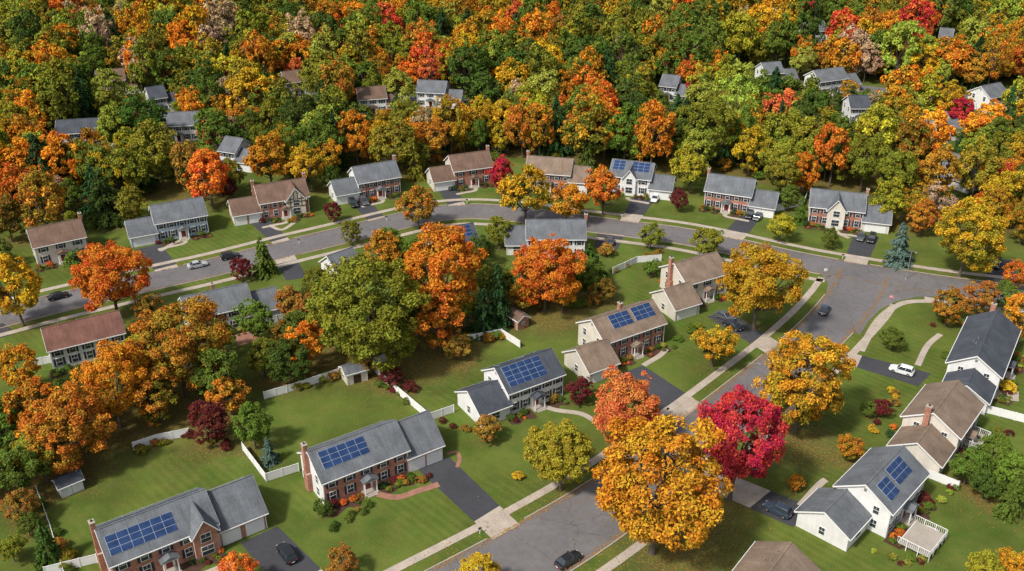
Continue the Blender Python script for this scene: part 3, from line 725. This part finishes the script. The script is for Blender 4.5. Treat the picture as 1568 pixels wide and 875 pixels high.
T=[(1008,735,240,'amber','h',.98),(1130,668,150,'crimson','h',1.3),(1232,576,168,'oldgold','h',1.0),(957,620,135,'coral','h',.9),(860,692,112,'yolive','h',1.05),
(1165,424,134,'oldgold','h',1.1),(1095,521,76,'oldgold','m',.95),(745,655,50,'brown','m',.85),(1305,680,44,'rust','m',1),(1368,515,42,'green','m',.9),(1455,466,64,'rust','m',.85),(1503,450,54,'brown','m',1),
(1378,375,54,'spruce','c',.75),(1485,356,116,'oldgold','h',1.05),(1395,300,60,'gold','s',1.1),(1440,300,60,'tanpink','s',1.1),(1485,708,66,'green','m',1),(1525,692,75,'green','m',1),(1556,725,80,'green','m',1),(1512,735,60,'dkgreen','m',.9),(1550,760,50,'green','d',.9),
(1566,480,70,'orange','m',1.2),(1555,418,50,'redor','m',1),(1510,870,66,'yolive','m',1),(1556,862,66,'gold','m',1),(732,883,90,'gold','m',1),(362,874,74,'redor','m',1),(523,858,60,'brown','m',.85),(1218,738,30,'orange','m',.85),
(165,416,130,'redor','h',1.0),(18,432,96,'gold','m',1.25),(560,468,170,'olive','h',1.1),(672,412,140,'orange','h',1.15),(672,480,94,'redor','m',1.1),(590,380,66,'rust','m',1.2),(835,410,114,'redor','h',1.05),(862,440,60,'orange','m',1.1),
(760,455,64,'pine','c',1),(738,480,54,'pine','c',.9),(905,405,62,'dkgreen','p',1),(925,440,45,'brown','m',.9),(640,310,68,'rust','m',1),(805,288,84,'oldgold','m',1.05),(768,264,50,'crimson','m',1.3),(868,302,66,'orange','m',1),(925,284,66,'redor','m',1.1),
(318,262,84,'redor','m',1.1),(198,182,62,'red','m',1.1),(155,302,80,'dkgreen','p',1),(60,300,90,'rust','m',1.2),(90,245,80,'orange','m',1.2),(270,522,160,'rust','h',1.0),(168,582,116,'orange','h',1.2),(95,650,138,'rust','h',1.05),(55,625,110,'orange','m',1),
(466,522,76,'orange','m',1.05),(440,550,76,'dkgreen','m',1),(400,540,66,'olive','m',1),(318,642,78,'maroon','m',1),(385,642,66,'green','m',1.3),(30,560,80,'orange','m',1.1),(22,712,95,'green','m',1),(60,690,86,'olive','m',1),
(510,322,36,'maroon','m',.95),(403,395,44,'green','d',.8),(370,410,44,'maroon','m',.9),(537,354,42,'olive','m',1),(455,462,66,'brown','m',1),(410,236,76,'orange','m',1.1),(470,248,66,'oldgold','m',1.1),(545,205,64,'orange','m',1.2),
(1080,366,54,'olive','m',.9),(997,356,46,'olive','m',.85),(1040,302,32,'maroon','m',1.2),(1195,342,46,'yolive','m',1),(1272,362,34,'green','m',.9),(765,352,50,'olive','m',1),(1225,322,30,'green','c',.9),(730,380,48,'dkgreen','m',1.1),
(520,505,76,'green','m',1),(610,520,76,'olive','m',1),(700,530,54,'brown','m',.75),(600,575,42,'maroon','m',.75),(628,590,26,'maroon','b',1),(888,595,46,'maroon','m',.9),(640,470,76,'olive','m',1.1),(790,430,52,'green','m',1.1),(215,540,86,'yolive','m',1),
(330,570,86,'green','m',1.1),(350,600,66,'rust','m',1),(240,600,86,'rust','m',1),(30,770,62,'brown','m',1),(70,835,46,'dkgreen','d',1),(0,640,96,'green','m',1),(410,690,36,'spruce','c',.8),(495,775,32,'dkgreen','b',1.3),(1350,622,36,'maroon','m',.8),
(1300,690,30,'olive','m',.9),(793,727,20,'yellow','b',1),(1430,700,30,'green','m',.9),(1330,625,30,'green','m',.8),(1415,760,26,'maroon','b',1),(1545,590,26,'yellow','b',1),(930,382,30,'brown','b',1),(1210,300,42,'green','m',1),
(710,190,58,'gold','m',1.3),(660,205,60,'rust','m',1.2),(600,215,74,'olive','m',1.2),(770,180,60,'oldgold','m',1.2),(765,212,34,'spruce','p',1.1),(900,230,40,'green','c',1.1),(955,226,44,'dkgreen','p',1),(635,245,34,'olive','c',1.2),
(452,105,34,'coral','m',1.3),(612,127,56,'lime','m',1),(712,108,44,'tanpink','m',1.1),(386,45,36,'yellow','m',1.1),(606,55,30,'crimson','m',1.1),(455,160,30,'lime','m',1),(1390,112,34,'crimson','m',1),(1470,172,50,'crimson','m',1),(1228,90,46,'lime','m',1.1),
(1510,185,74,'orange','m',1.1),(1425,80,60,'lime','m',1),(1070,72,46,'dkgreen','p',1.1),(380,140,86,'gold','m',1.1),(170,140,76,'lime','m',1.1),(250,70,50,'gold','m',1.1),(500,110,76,'olive','m',1.1),(20,185,76,'yolive','m',1.1),(58,215,40,'maroon','m',.8),
(900,190,90,'oldgold','m',1.2),(1000,200,80,'orange','m',1.3),(1090,190,90,'olive','m',1.2),(1150,225,60,'gold','m',1.2),(1280,225,70,'redor','m',1.4),(1200,200,80,'olive','m',1.2),(1340,200,90,'yolive','m',1.2),(1390,220,80,'rust','m',1.2),
(820,180,70,'yolive','m',1.2),(1420,200,80,'orange','m',1.2),(240,225,90,'olive','m',1.2),(500,235,50,'oldgold','m',1.2),(710,75,50,'orange','m',1.1),(775,68,34,'orange','c',1.1),(575,95,50,'orange','m',1.1),
(290,250,60,'dkgreen','m',1.2),(200,250,70,'olive','m',1.2),(130,230,70,'rust','m',1.2),(20,250,80,'orange','m',1.2),(1440,260,80,'rust','m',1.2),(1500,250,80,'yolive','m',1.2),(1540,290,70,'oldgold','m',1.2),
(200,310,56,'olive','m',1.1),(355,262,44,'olive','m',1.2),(345,285,36,'maroon','m',1),(505,268,36,'dkgreen','m',1.1),(640,232,44,'olive','m',1.2),(1060,250,60,'yolive','m',1.2),(1200,262,60,'olive','m',1.2),(1230,262,50,'orange','m',1.3),(1360,300,60,'yolive','m',1.2),(1415,330,60,'rust','m',1),
(8,330,70,'brown','m',1.1),(115,395,40,'green','b',1.2),(40,800,40,'green','m',1),(15,835,50,'olive','m',1),(1000,410,34,'green','b',1.2),(690,375,40,'green','m',1),(745,425,44,'olive','m',1.1),(480,430,50,'olive','m',1),(560,555,40,'brown','m',.9),(1540,450,50,'green','m',1)]
for t in T: tree(*t)
for x,y,w in shrub_jobs: place(x,y,w,R.uniform(.8,1.15),R.choice(['green','dkgreen','olive','green','maroon','lime','pine','brown','redor']),'b',name='shrub',reg=False)
def rowshrubs(pxs,n,cols,w=(1.2,2.4)):
    c=catmull([(*G(*p),1) for p in pxs],.5)
    for i in range(n):
        p=c[int(R.random()*(len(c)-1))]; place(p[0]+R.uniform(-.8,.8),p[1]+R.uniform(-.8,.8),R.uniform(*w),1,R.choice(cols),'b',name='shrub',reg=False)
rowshrubs([(600,740),(640,738),(655,728)],9,['maroon','brown','lime','green','redor'],(1,1.8))
rowshrubs([(490,790),(510,810),(570,770)],8,['green','dkgreen','maroon','brown'],(1,2))
rowshrubs([(575,590),(605,600),(660,650)],8,['maroon','green','brown'])
rowshrubs([(610,535),(700,525),(770,520)],14,['brown','green','gold','maroon'],(1.5,3))
rowshrubs([(410,600),(470,590),(530,575)],12,['green','olive','brown'],(1.5,3))
rowshrubs([(200,695),(290,670),(370,690)],12,['olive','brown','maroon'],(1.2,2.6))
rowshrubs([(840,610),(900,612),(930,600)],7,['green','maroon','brown'])
rowshrubs([(1030,535),(1050,510),(1080,500)],8,['green','olive'])
rowshrubs([(1390,500),(1440,500),(1450,480)],4,['green','maroon'],(1,1.8))
rowshrubs([(1450,700),(1480,680),(1560,660)],9,['green','olive','maroon'])
rowshrubs([(1370,600),(1350,650),(1300,700)],10,['green','maroon','brown','yellow'])
rowshrubs([(1400,790),(1440,760),(1470,750)],8,['green','lime','maroon'],(1,1.8))
rowshrubs([(1340,845),(1380,860),(1450,850)],9,['green','lime','maroon'],(1,1.8))
rowshrubs([(440,345),(470,325),(500,335)],6,['maroon','green','brown'])
rowshrubs([(930,420),(970,400),(1030,380)],8,['green','olive','brown'],(1.5,3))
rowshrubs([(1190,310),(1240,300),(1230,285)],6,['green','dkgreen'],(1.5,3))
rowshrubs([(60,770),(85,830),(110,880)],10,['dkgreen','olive','brown'],(1.5,3))
rowshrubs([(820,470),(880,470),(930,460)],9,['green','olive','brown'],(2,4))
rowshrubs([(680,650),(720,660),(760,640)],5,['brown','maroon','green'],(1.2,2))
rowshrubs([(120,350),(190,345),(200,330)],6,['green','olive','brown'],(2,3.5))

def wpoly(p): return [G(*q) for q in p]
fills=[wpoly([(430,520),(500,490),(640,480),(740,480),(780,440),(925,432),(930,452),(820,475),(740,510),(620,520),(520,545),(440,550)]),
       wpoly([(-80,620),(60,640),(200,600),(340,600),(360,630),(250,665),(60,740),(-80,780)]),
       wpoly([(-120,380),(-20,378),(20,400),(-20,450),(-120,470)]),wpoly([(560,400),(650,395),(740,400),(740,425),(560,440)]),wpoly([(200,470),(270,480),(430,510),(420,530),(330,545),(200,520)])]
def clear_of(x,y,r):
    for fx,fy,fr in footprints:
        if (fx-x)**2+(fy-y)**2<(fr+r)**2: return False
    return True
PALF=['orange','orange','rust','oldgold','oldgold','gold','gold','yolive','yolive','olive','olive','olive','green','green','green','brown','dkgreen','lime','tanpink']
for poly in fills:
    xs=[p[0] for p in poly]; ys=[p[1] for p in poly]
    x=min(xs)
    while x<max(xs):
        y=min(ys)
        while y<max(ys):
            X=x+R.uniform(-2.5,2.5);Y=y+R.uniform(-2.5,2.5)
            if inpoly(X,Y,poly) and clear_of(X,Y,2.5) and not on_road(X,Y,margin=3) and all((tx-X)**2+(ty-Y)**2>(tr*.55)**2 for tx,ty,tr in treepos):
                place(X,Y,R.uniform(5,9),R.uniform(.9,1.2),R.choice(['olive','green','green','rust','yolive','brown','dkgreen']),'m')
            y+=6.5
        x+=6.5
forest=bpy.data.objects.new('distant_forest',None); COL.objects.link(forest)
front=[(-400,384),(-100,376),(20,344),(130,338),(225,306),(330,312),(355,282),(470,272),(530,256),(620,272),(650,250),(760,238),(800,246),(910,252),(1040,278),(1080,268),(1170,282),(1235,298),(1340,312),(1390,348),(1450,350),(1560,392),(1800,402)]
fl=[G(*p) for p in front]; fpoly=fl+[(900,1200),(-900,1200)]
explicit=list(treepos)
clearings=[(x,y,21,6.5) for x,y in farpos]+[(p[0],p[1],13,3) for k in('C','D') for p in roads[k][::4]]
cnt=0; y=208.0
while y<560:
    x=-(.56*y+35)
    stepp=6.9 if y<400 else 7.8
    while x<.56*y+35:
        X=x+R.uniform(-2.6,2.6);Y=y+R.uniform(-2.6,2.6); x+=stepp
        if not inpoly(X,Y,fpoly): continue
        if not clear_of(X,Y,.4) or on_road(X,Y,margin=3): continue
        bad=False; small=False
        for hx,hy,ln,wd in clearings:
            dd=math.hypot(hx,hy); ux,uy=-hx/dd,-hy/dd
            al=(X-hx)*ux+(Y-hy)*uy; pe=abs((X-hx)*uy-(Y-hy)*ux)
            if -1<al<ln and pe<wd: bad=True;break
            if al>0 and al<ln*1.9 and pe<wd+2: small=True
        if bad or any((tx-X)**2+(ty-Y)**2<(tr*.6)**2 for tx,ty,tr in explicit): continue
        n2=noise.noise(Vector((X*.03,Y*.03,7.1)))+.3*R.uniform(-1,1)
        r=R.random()
        if r<.035: col=R.choice(['red','crimson','redor','coral'])
        elif r<.09: col='pine'
        elif n2>.30: col=R.choice(['orange','redor','orange','rust','gold','oldgold'])
        elif n2<-.12: col=R.choice(['olive','green','dkgreen','yolive','olive','green','lime'])
        else: col=R.choice(PALF)
        kind='m' if Y<300 else 'l'
        if col=='pine': kind=R.choice('ppc')
        elif R.random()<.05: kind='s'
        w=R.choice((R.uniform(6.5,9.5),R.uniform(9,12.5),R.uniform(9,12.5),R.uniform(12,15))) if kind!='c' else R.uniform(6,8)
        asp=R.uniform(1.0,1.45)
        if w<9: asp*=1.15
        if small: w=R.uniform(5,7); asp=.9
        if not clear_of(X,Y,2.0): w=min(w,8.5)
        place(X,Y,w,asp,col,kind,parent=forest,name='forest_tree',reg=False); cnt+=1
        if cnt%3==0 and Y<320:
            place(X+R.uniform(-4,4),Y-R.uniform(2,5),R.uniform(3,5.5),R.uniform(.8,1.2),R.choice(['olive','green','rust','green','dkgreen']),'b',parent=forest,name='understory',reg=False)
    y+=stepp*.95
print('forest trees',cnt)

# ------------------------------------------------------------------ ground
def axis(lo,hi,st,far):
    a=list(np.arange(lo,hi+.01,st)); e=st; x=hi
    up=[]
    while x<far: e*=1.6; x+=e; up.append(x)
    dn=[]; e=st; x=lo
    while x>-far: e*=1.6; x-=e; dn.append(x)
    return np.array(dn[::-1]+a+up)
xs=axis(-190,190,1.6,3500); ys=axis(85,360,1.6,3500)
XX,YY=np.meshgrid(xs,ys); lit=np.zeros_like(XX)
for tx,ty,tr in treepos:
    lit+=np.exp(-((XX-tx)**2+(YY-ty)**2)/(tr*1.1)**2)*.75
fmask=np.zeros(XX.shape,bool)
for j in range(XX.shape[0]):
    for i in range(XX.shape[1]):
        if YY[j,i]>200 and inpoly(XX[j,i],YY[j,i],fpoly): fmask[j,i]=True
lit[fmask]+=.7
lit[YY>600]=1
for hx,hy in farpos: lit*=1-.8*np.exp(-((XX-hx)**2+(YY-hy+8)**2)/15**2)
for q in ([(150,700),(360,690),(420,740),(120,790)],[(600,545),(760,525),(770,600),(650,640)],[(800,480),(900,470),(900,540),(820,540)],[(1200,640),(1300,660),(1250,760),(1180,740)],[(830,470),(940,425),(1000,430),(930,480)],[(1000,840),(1180,800),(1240,900),(960,900)]):
    qq=wpoly(q); cx=np.mean([p[0] for p in qq]); cy=np.mean([p[1] for p in qq]); rr=max(math.hypot(p[0]-cx,p[1]-cy) for p in qq)
    lit+=.55*np.exp(-((XX-cx)**2+(YY-cy)**2)/(rr*.8)**2)
lit=np.clip(lit,0,1.1)
nv=XX.size; V=np.stack([XX.ravel(),YY.ravel(),np.zeros(nv)],1)
ny,nx=XX.shape; idx=np.arange(nv).reshape(ny,nx)
Fq=np.stack([idx[:-1,:-1],idx[:-1,1:],idx[1:,1:],idx[1:,:-1]],-1).reshape(-1,4)
me=bpy.data.meshes.new('ground'); me.from_pydata(V.tolist(),[],Fq.tolist())
at=me.attributes.new('litter','FLOAT','POINT'); at.data.foreach_set('value',lit.ravel().astype(np.float32))
g=bpy.data.objects.new('ground',me); COL.objects.link(g)
m,nt,b=mk('lawn_and_leaf_litter'); c=coord(nt)
big=mrange(nt,noise_(nt,c,.035,3),.35,.65); med=mrange(nt,noise_(nt,c,.30,6,.65),.32,.68); fine=mrange(nt,noise_(nt,c,5,4,.7),.3,.7,.66,1.34)
mid_=mrange(nt,noise_(nt,c,.09,4,.6),.35,.65,.78,1.18)
o=mixc(nt,big,(.060,.108,.017),(.086,.124,.022)); o=mixc(nt,math_(nt,'MULTIPLY',med,.6),o,(.135,.135,.034))
wv=nd(nt,'ShaderNodeTexWave',wave_type='BANDS',bands_direction='DIAGONAL'); wv.inputs['Scale'].default_value=.30; wv.inputs['Distortion'].default_value=1.0; nt.links.new(c,wv.inputs[0])
ms=mrange(nt,noise_(nt,c,.03,1),.47,.57,0,.8)
o=mixc(nt,ms,o,mixc(nt,1.0,o,mrange(nt,wv.outputs[1],0,1,.91,1.09),'MULTIPLY'))
o=mixc(nt,1.0,o,fine,'MULTIPLY'); o=mixc(nt,1.0,o,mid_,'MULTIPLY')
la=nd(nt,'ShaderNodeAttribute',attribute_name='litter').outputs['Fac']
soil=math_(nt,'ADD',la,math_(nt,'MULTIPLY',math_(nt,'SUBTRACT',noise_(nt,c,.4,6,.7),.5),1.6))
o=mixc(nt,mrange(nt,soil,.5,1.2,0,.65),o,(.088,.070,.032))
spk=noise_(nt,c,2.3,5,.85); th=math_(nt,'SUBTRACT',.70,math_(nt,'MULTIPLY',la,.18))
sf=mrange(nt,math_(nt,'SUBTRACT',spk,th),0,.04,0,.7)
lc=mixc(nt,mrange(nt,noise_(nt,c,.9,2),.4,.6),(.30,.14,.035),(.25,.18,.05))
o=mixc(nt,sf,o,lc)
nt.links.new(o,b.inputs['Base Color']); b.inputs['Roughness'].default_value=.95; b.inputs['Specular IOR Level'].default_value=.05
me.materials.append(m)
rng=np.random.default_rng(5); pts=[]
tp=[t for t in treepos if t[1]<300 and t[2]>2]
wts=np.array([t[2]**2 for t in tp]); wts/=wts.sum()
for i in rng.choice(len(tp),26000,p=wts):
    tx,ty,tr=tp[i]; q=rng.normal(size=2)*tr*.85; pts.append((tx+q[0],ty+q[1]))
for k in('A','B'):
    A=roadnp[k]; ns=normals(roads[k])
    for j in rng.integers(0,len(A),8000):
        if A[j,1]>300: continue
        sd=rng.choice((-1,1)); off=A[j,2]/2-abs(rng.normal())*.5
        if rng.random()<.25: off=A[j,2]/2+rng.uniform(0,4)
        q=rng.uniform(-.8,.8); nn=ns[j]
        pts.append((A[j,0]+nn[0]*sd*off-nn[1]*q,A[j,1]+nn[1]*sd*off+nn[0]*q))
P_=np.array(pts); n=len(P_); s=rng.uniform(.06,.15,n); a=rng.uniform(0,6.28,n)
Q=np.zeros((n,4,3)); hz=rng.uniform(0,.05,n)
for j in range(4):
    Q[:,j,0]=P_[:,0]+np.cos(a+j*1.571)*s*(1 if j%2 else .7); Q[:,j,1]=P_[:,1]+np.sin(a+j*1.571)*s*(1 if j%2 else .7); Q[:,j,2]=.062+hz
me=bpy.data.meshes.new('fallen_leaves'); me.from_pydata(Q.reshape(-1,3).tolist(),[],[(4*i,4*i+1,4*i+2,4*i+3) for i in range(n)])
lm,nt,b=mk('fallen_leaf_litter'); c=coord(nt)
nt.links.new(mixc(nt,mrange(nt,noise_(nt,c,3,3,.8),.35,.65),(.28,.10,.02),(.38,.24,.05)),b.inputs['Base Color']); me.materials.append(lm)
COL.objects.link(bpy.data.objects.new('fallen_leaves',me))

# ------------------------------------------------------------------ cars
def loft(mb,part,mat,st):
    vs=[];fs=[]
    for x,wb,wt,z0,z1 in st: vs+=[(x,-wb,z0),(x,wb,z0),(x,wt,z1),(x,-wt,z1)]
    n=len(st)
    for i in range(n-1):
        o=4*i
        for a in range(4): fs.append((o+a,o+(a+1)%4,o+4+(a+1)%4,o+4+a))
    fs.append((3,2,1,0)); fs.append((4*n-4,4*n-3,4*n-2,4*n-1)); mb.add(part,mat,vs,fs)
def car(u,v,u2,v2,col='black',suv=False):
    x,y=G(u,v); x2,y2=G(u2,v2); rot=math.atan2(y2-y,x2-x); mb=MB(); P=CP[col]
    zb=1.02 if suv else .92
    loft(mb,'body',P,[(-2.32,.72,.74,.42,zb-.18),(-2.15,.86,.84,.28,zb),(-1.2,.92,.88,.24,zb+.02),(0,.93,.89,.24,zb),(1.0,.93,.88,.24,zb-.03),(1.9,.9,.82,.26,zb-.12),(2.25,.8,.72,.34,zb-.24),(2.36,.66,.62,.42,zb-.34)])
    if suv: cb=(-2.12,.95); ct=(-1.85,.25); zt=1.68
    else: cb=(-1.75,1.05); ct=(-1.05,.25); zt=1.42
    vs=[(cb[0],-.84,zb-.02),(cb[1],-.84,zb-.02),(cb[1],.84,zb-.02),(cb[0],.84,zb-.02),(ct[0],-.66,zt),(ct[1],-.66,zt),(ct[1],.66,zt),(ct[0],.66,zt)]
    mb.hexa('windows',M['glass'],vs)
    loft(mb,'roof_panel',P,[(ct[0]-.06,.64,.60,zt-.02,zt+.05),((ct[0]+ct[1])/2,.68,.62,zt-.02,zt+.075),(ct[1]+.06,.64,.58,zt-.02,zt+.05)])
    for s in(-1,1):
        for a,b_ in((cb[0],ct[0]),(cb[1],ct[1]),((cb[0]+cb[1])/2-.1,(ct[0]+ct[1])/2-.05)):
            mb.cyl('pillars',P,(a,s*.85,zb-.02),(b_,s*.665,zt+.01),.045,.04,6)
        mb.box('mirrors',P,cb[1]-.35,cb[1]-.15,s*.98-.1,s*.98+.1,zb,zb+.14)
        for wx in(-1.42,1.42):
            mb.cyl('tyres',M['tyre'],(wx,s*.72,.34),(wx,s*.95,.34),.34,.34,14); mb.cyl('hubs',M['hub'],(wx,s*.952,.34),(wx,s*.965,.34),.2,.18,10)
        mb.box('headlights',M['lampw'],2.2,2.33,s*.56-.14,s*.56+.14,zb-.38,zb-.26)
        mb.box('taillights',M['lampred'],-2.335,-2.25,s*.6-.13,s*.6+.13,zb-.32,zb-.16)
    mb.box('number_plate',M['trim'],-2.35,-2.322,-.25,.25,.5,.62)
    mb.finish('parked_suv' if suv else 'parked_car',(x,y,.05),rot,bevel={'body':.07,'windows':.05,'roof_panel':.03})
for c_ in [(440,852,418,822,'black',True),(870,862,905,840,'black',False),(1190,785,1155,768,'navy',True),(1380,571,1350,562,'white',True),(1262,478,1275,455,'navy',False),
 (303,409,335,402,'silver',False),(353,396,385,389,'black',True),(90,457,120,449,'black',False),(1109,488,1140,500,'grey',False),(1122,502,1150,515,'black',False),
 (541,315,552,330,'black',True),(558,312,570,328,'grey',True),(690,288,698,302,'black',False),(1318,366,1310,385,'grey',False),(1334,369,1326,388,'black',True),(933,372,930,358,'grey',True),
 (1148,332,1140,345,'black',True),(1160,335,1150,348,'grey',False),(1003,307,995,322,'white',False),(1525,408,1520,425,'black',True)]: car(*c_)

# ------------------------------------------------------------------ street furniture
def lamp(u,v,ang):
    x,y=G(u,v); mb=MB()
    mb.cyl('pole',M['metal'],(0,0,0),(0,0,7.5),.1,.06); mb.cyl('arm',M['metal'],(0,0,7.4),(1.8,0,7.9),.05,.04)
    mb.box('lamp_head',M['metal'],1.7,2.4,-.15,.15,7.82,7.98); mb.box('lens',M['lampw'],1.8,2.3,-.1,.1,7.78,7.815)
    mb.cyl('base',M['kerb'],(0,0,0),(0,0,.25),.22,.2); mb.finish('street_lamp',(x,y,0),ang)
lamp(50,458,-1.2); lamp(1387,428,-1.5); lamp(820,345,1.4); lamp(1140,606,-.6)
def stopsign(u,v,ang):
    x,y=G(u,v); mb=MB(); mb.cyl('post',M['metal'],(0,0,0),(0,0,2.9),.04,.04,6)
    mb.cyl('sign_border',M['trim'],(0,.045,2.5),(0,.06,2.5),.42,.42,8); mb.cyl('sign_face',M['signred'],(0,.062,2.5),(0,.08,2.5),.39,.39,8)
    mb.box('legend',M['trim'],-.26,.26,.082,.088,2.42,2.58); mb.finish('stop_sign',(x,y,0),ang)
stopsign(1362,470,2.6); stopsign(1262,428,0)
def mailbox(u,v,ang):
    x,y=G(u,v); mb=MB(); mb.box('post',M['trim'],-.05,.05,-.05,.05,0,1.05); mb.box('box',M['shutter'],-.28,.28,-.12,.12,1.05,1.22)
    mb.cyl('lid',M['shutter'],(-.28,0,1.2),(.28,0,1.2),.12,.12,10); mb.box('flag',M['signred'],-.1,.02,.125,.14,1.25,1.4); mb.finish('mailbox',(x,y,0),ang)
for q in[(735,818,.7),(458,374,.2),(592,338,.2),(715,312,0),(1105,360,0),(1290,397,0),(245,416,.2),(1022,634,.6),(1305,565,.6),(952,333,0)]: mailbox(*q)

# ------------------------------------------------------------------ light, world, camera
EL=math.radians(50); AZ=math.radians(228)
w=bpy.data.worlds.new('World'); scene.world=w; w.use_nodes=True; nt=w.node_tree; bg=nt.nodes['Background']
sk=nt.nodes.new('ShaderNodeTexSky'); sk.sky_type='NISHITA'; sk.sun_disc=False; sk.sun_elevation=EL; sk.sun_rotation=AZ; sk.dust_density=3; sk.air_density=1
hs=nt.nodes.new('ShaderNodeHueSaturation'); hs.inputs['Saturation'].default_value=.5
nt.links.new(sk.outputs[0],hs.inputs['Color']); nt.links.new(hs.outputs[0],bg.inputs[0]); bg.inputs[1].default_value=.15
sun=bpy.data.lights.new('sun','SUN'); sun.energy=4.1; sun.angle=math.radians(6); sun.color=(1,.94,.85)
so=bpy.data.objects.new('sun',sun); COL.objects.link(so)
dirv=Vector((math.sin(AZ)*math.cos(EL),math.cos(AZ)*math.cos(EL),math.sin(EL)))
so.rotation_euler=dirv.to_track_quat('Z','Y').to_euler(); so.location=dirv*300
cam=bpy.data.cameras.new('camera'); cam.sensor_width=36; cam.lens=36*F/1568; cam.clip_end=6000
co=bpy.data.objects.new('camera',cam); COL.objects.link(co); co.location=(0,0,H); co.rotation_euler=(math.pi/2-PITCH,0,0); scene.camera=co
scene.view_settings.view_transform='Standard'; scene.view_settings.look='None'; scene.view_settings.exposure=0
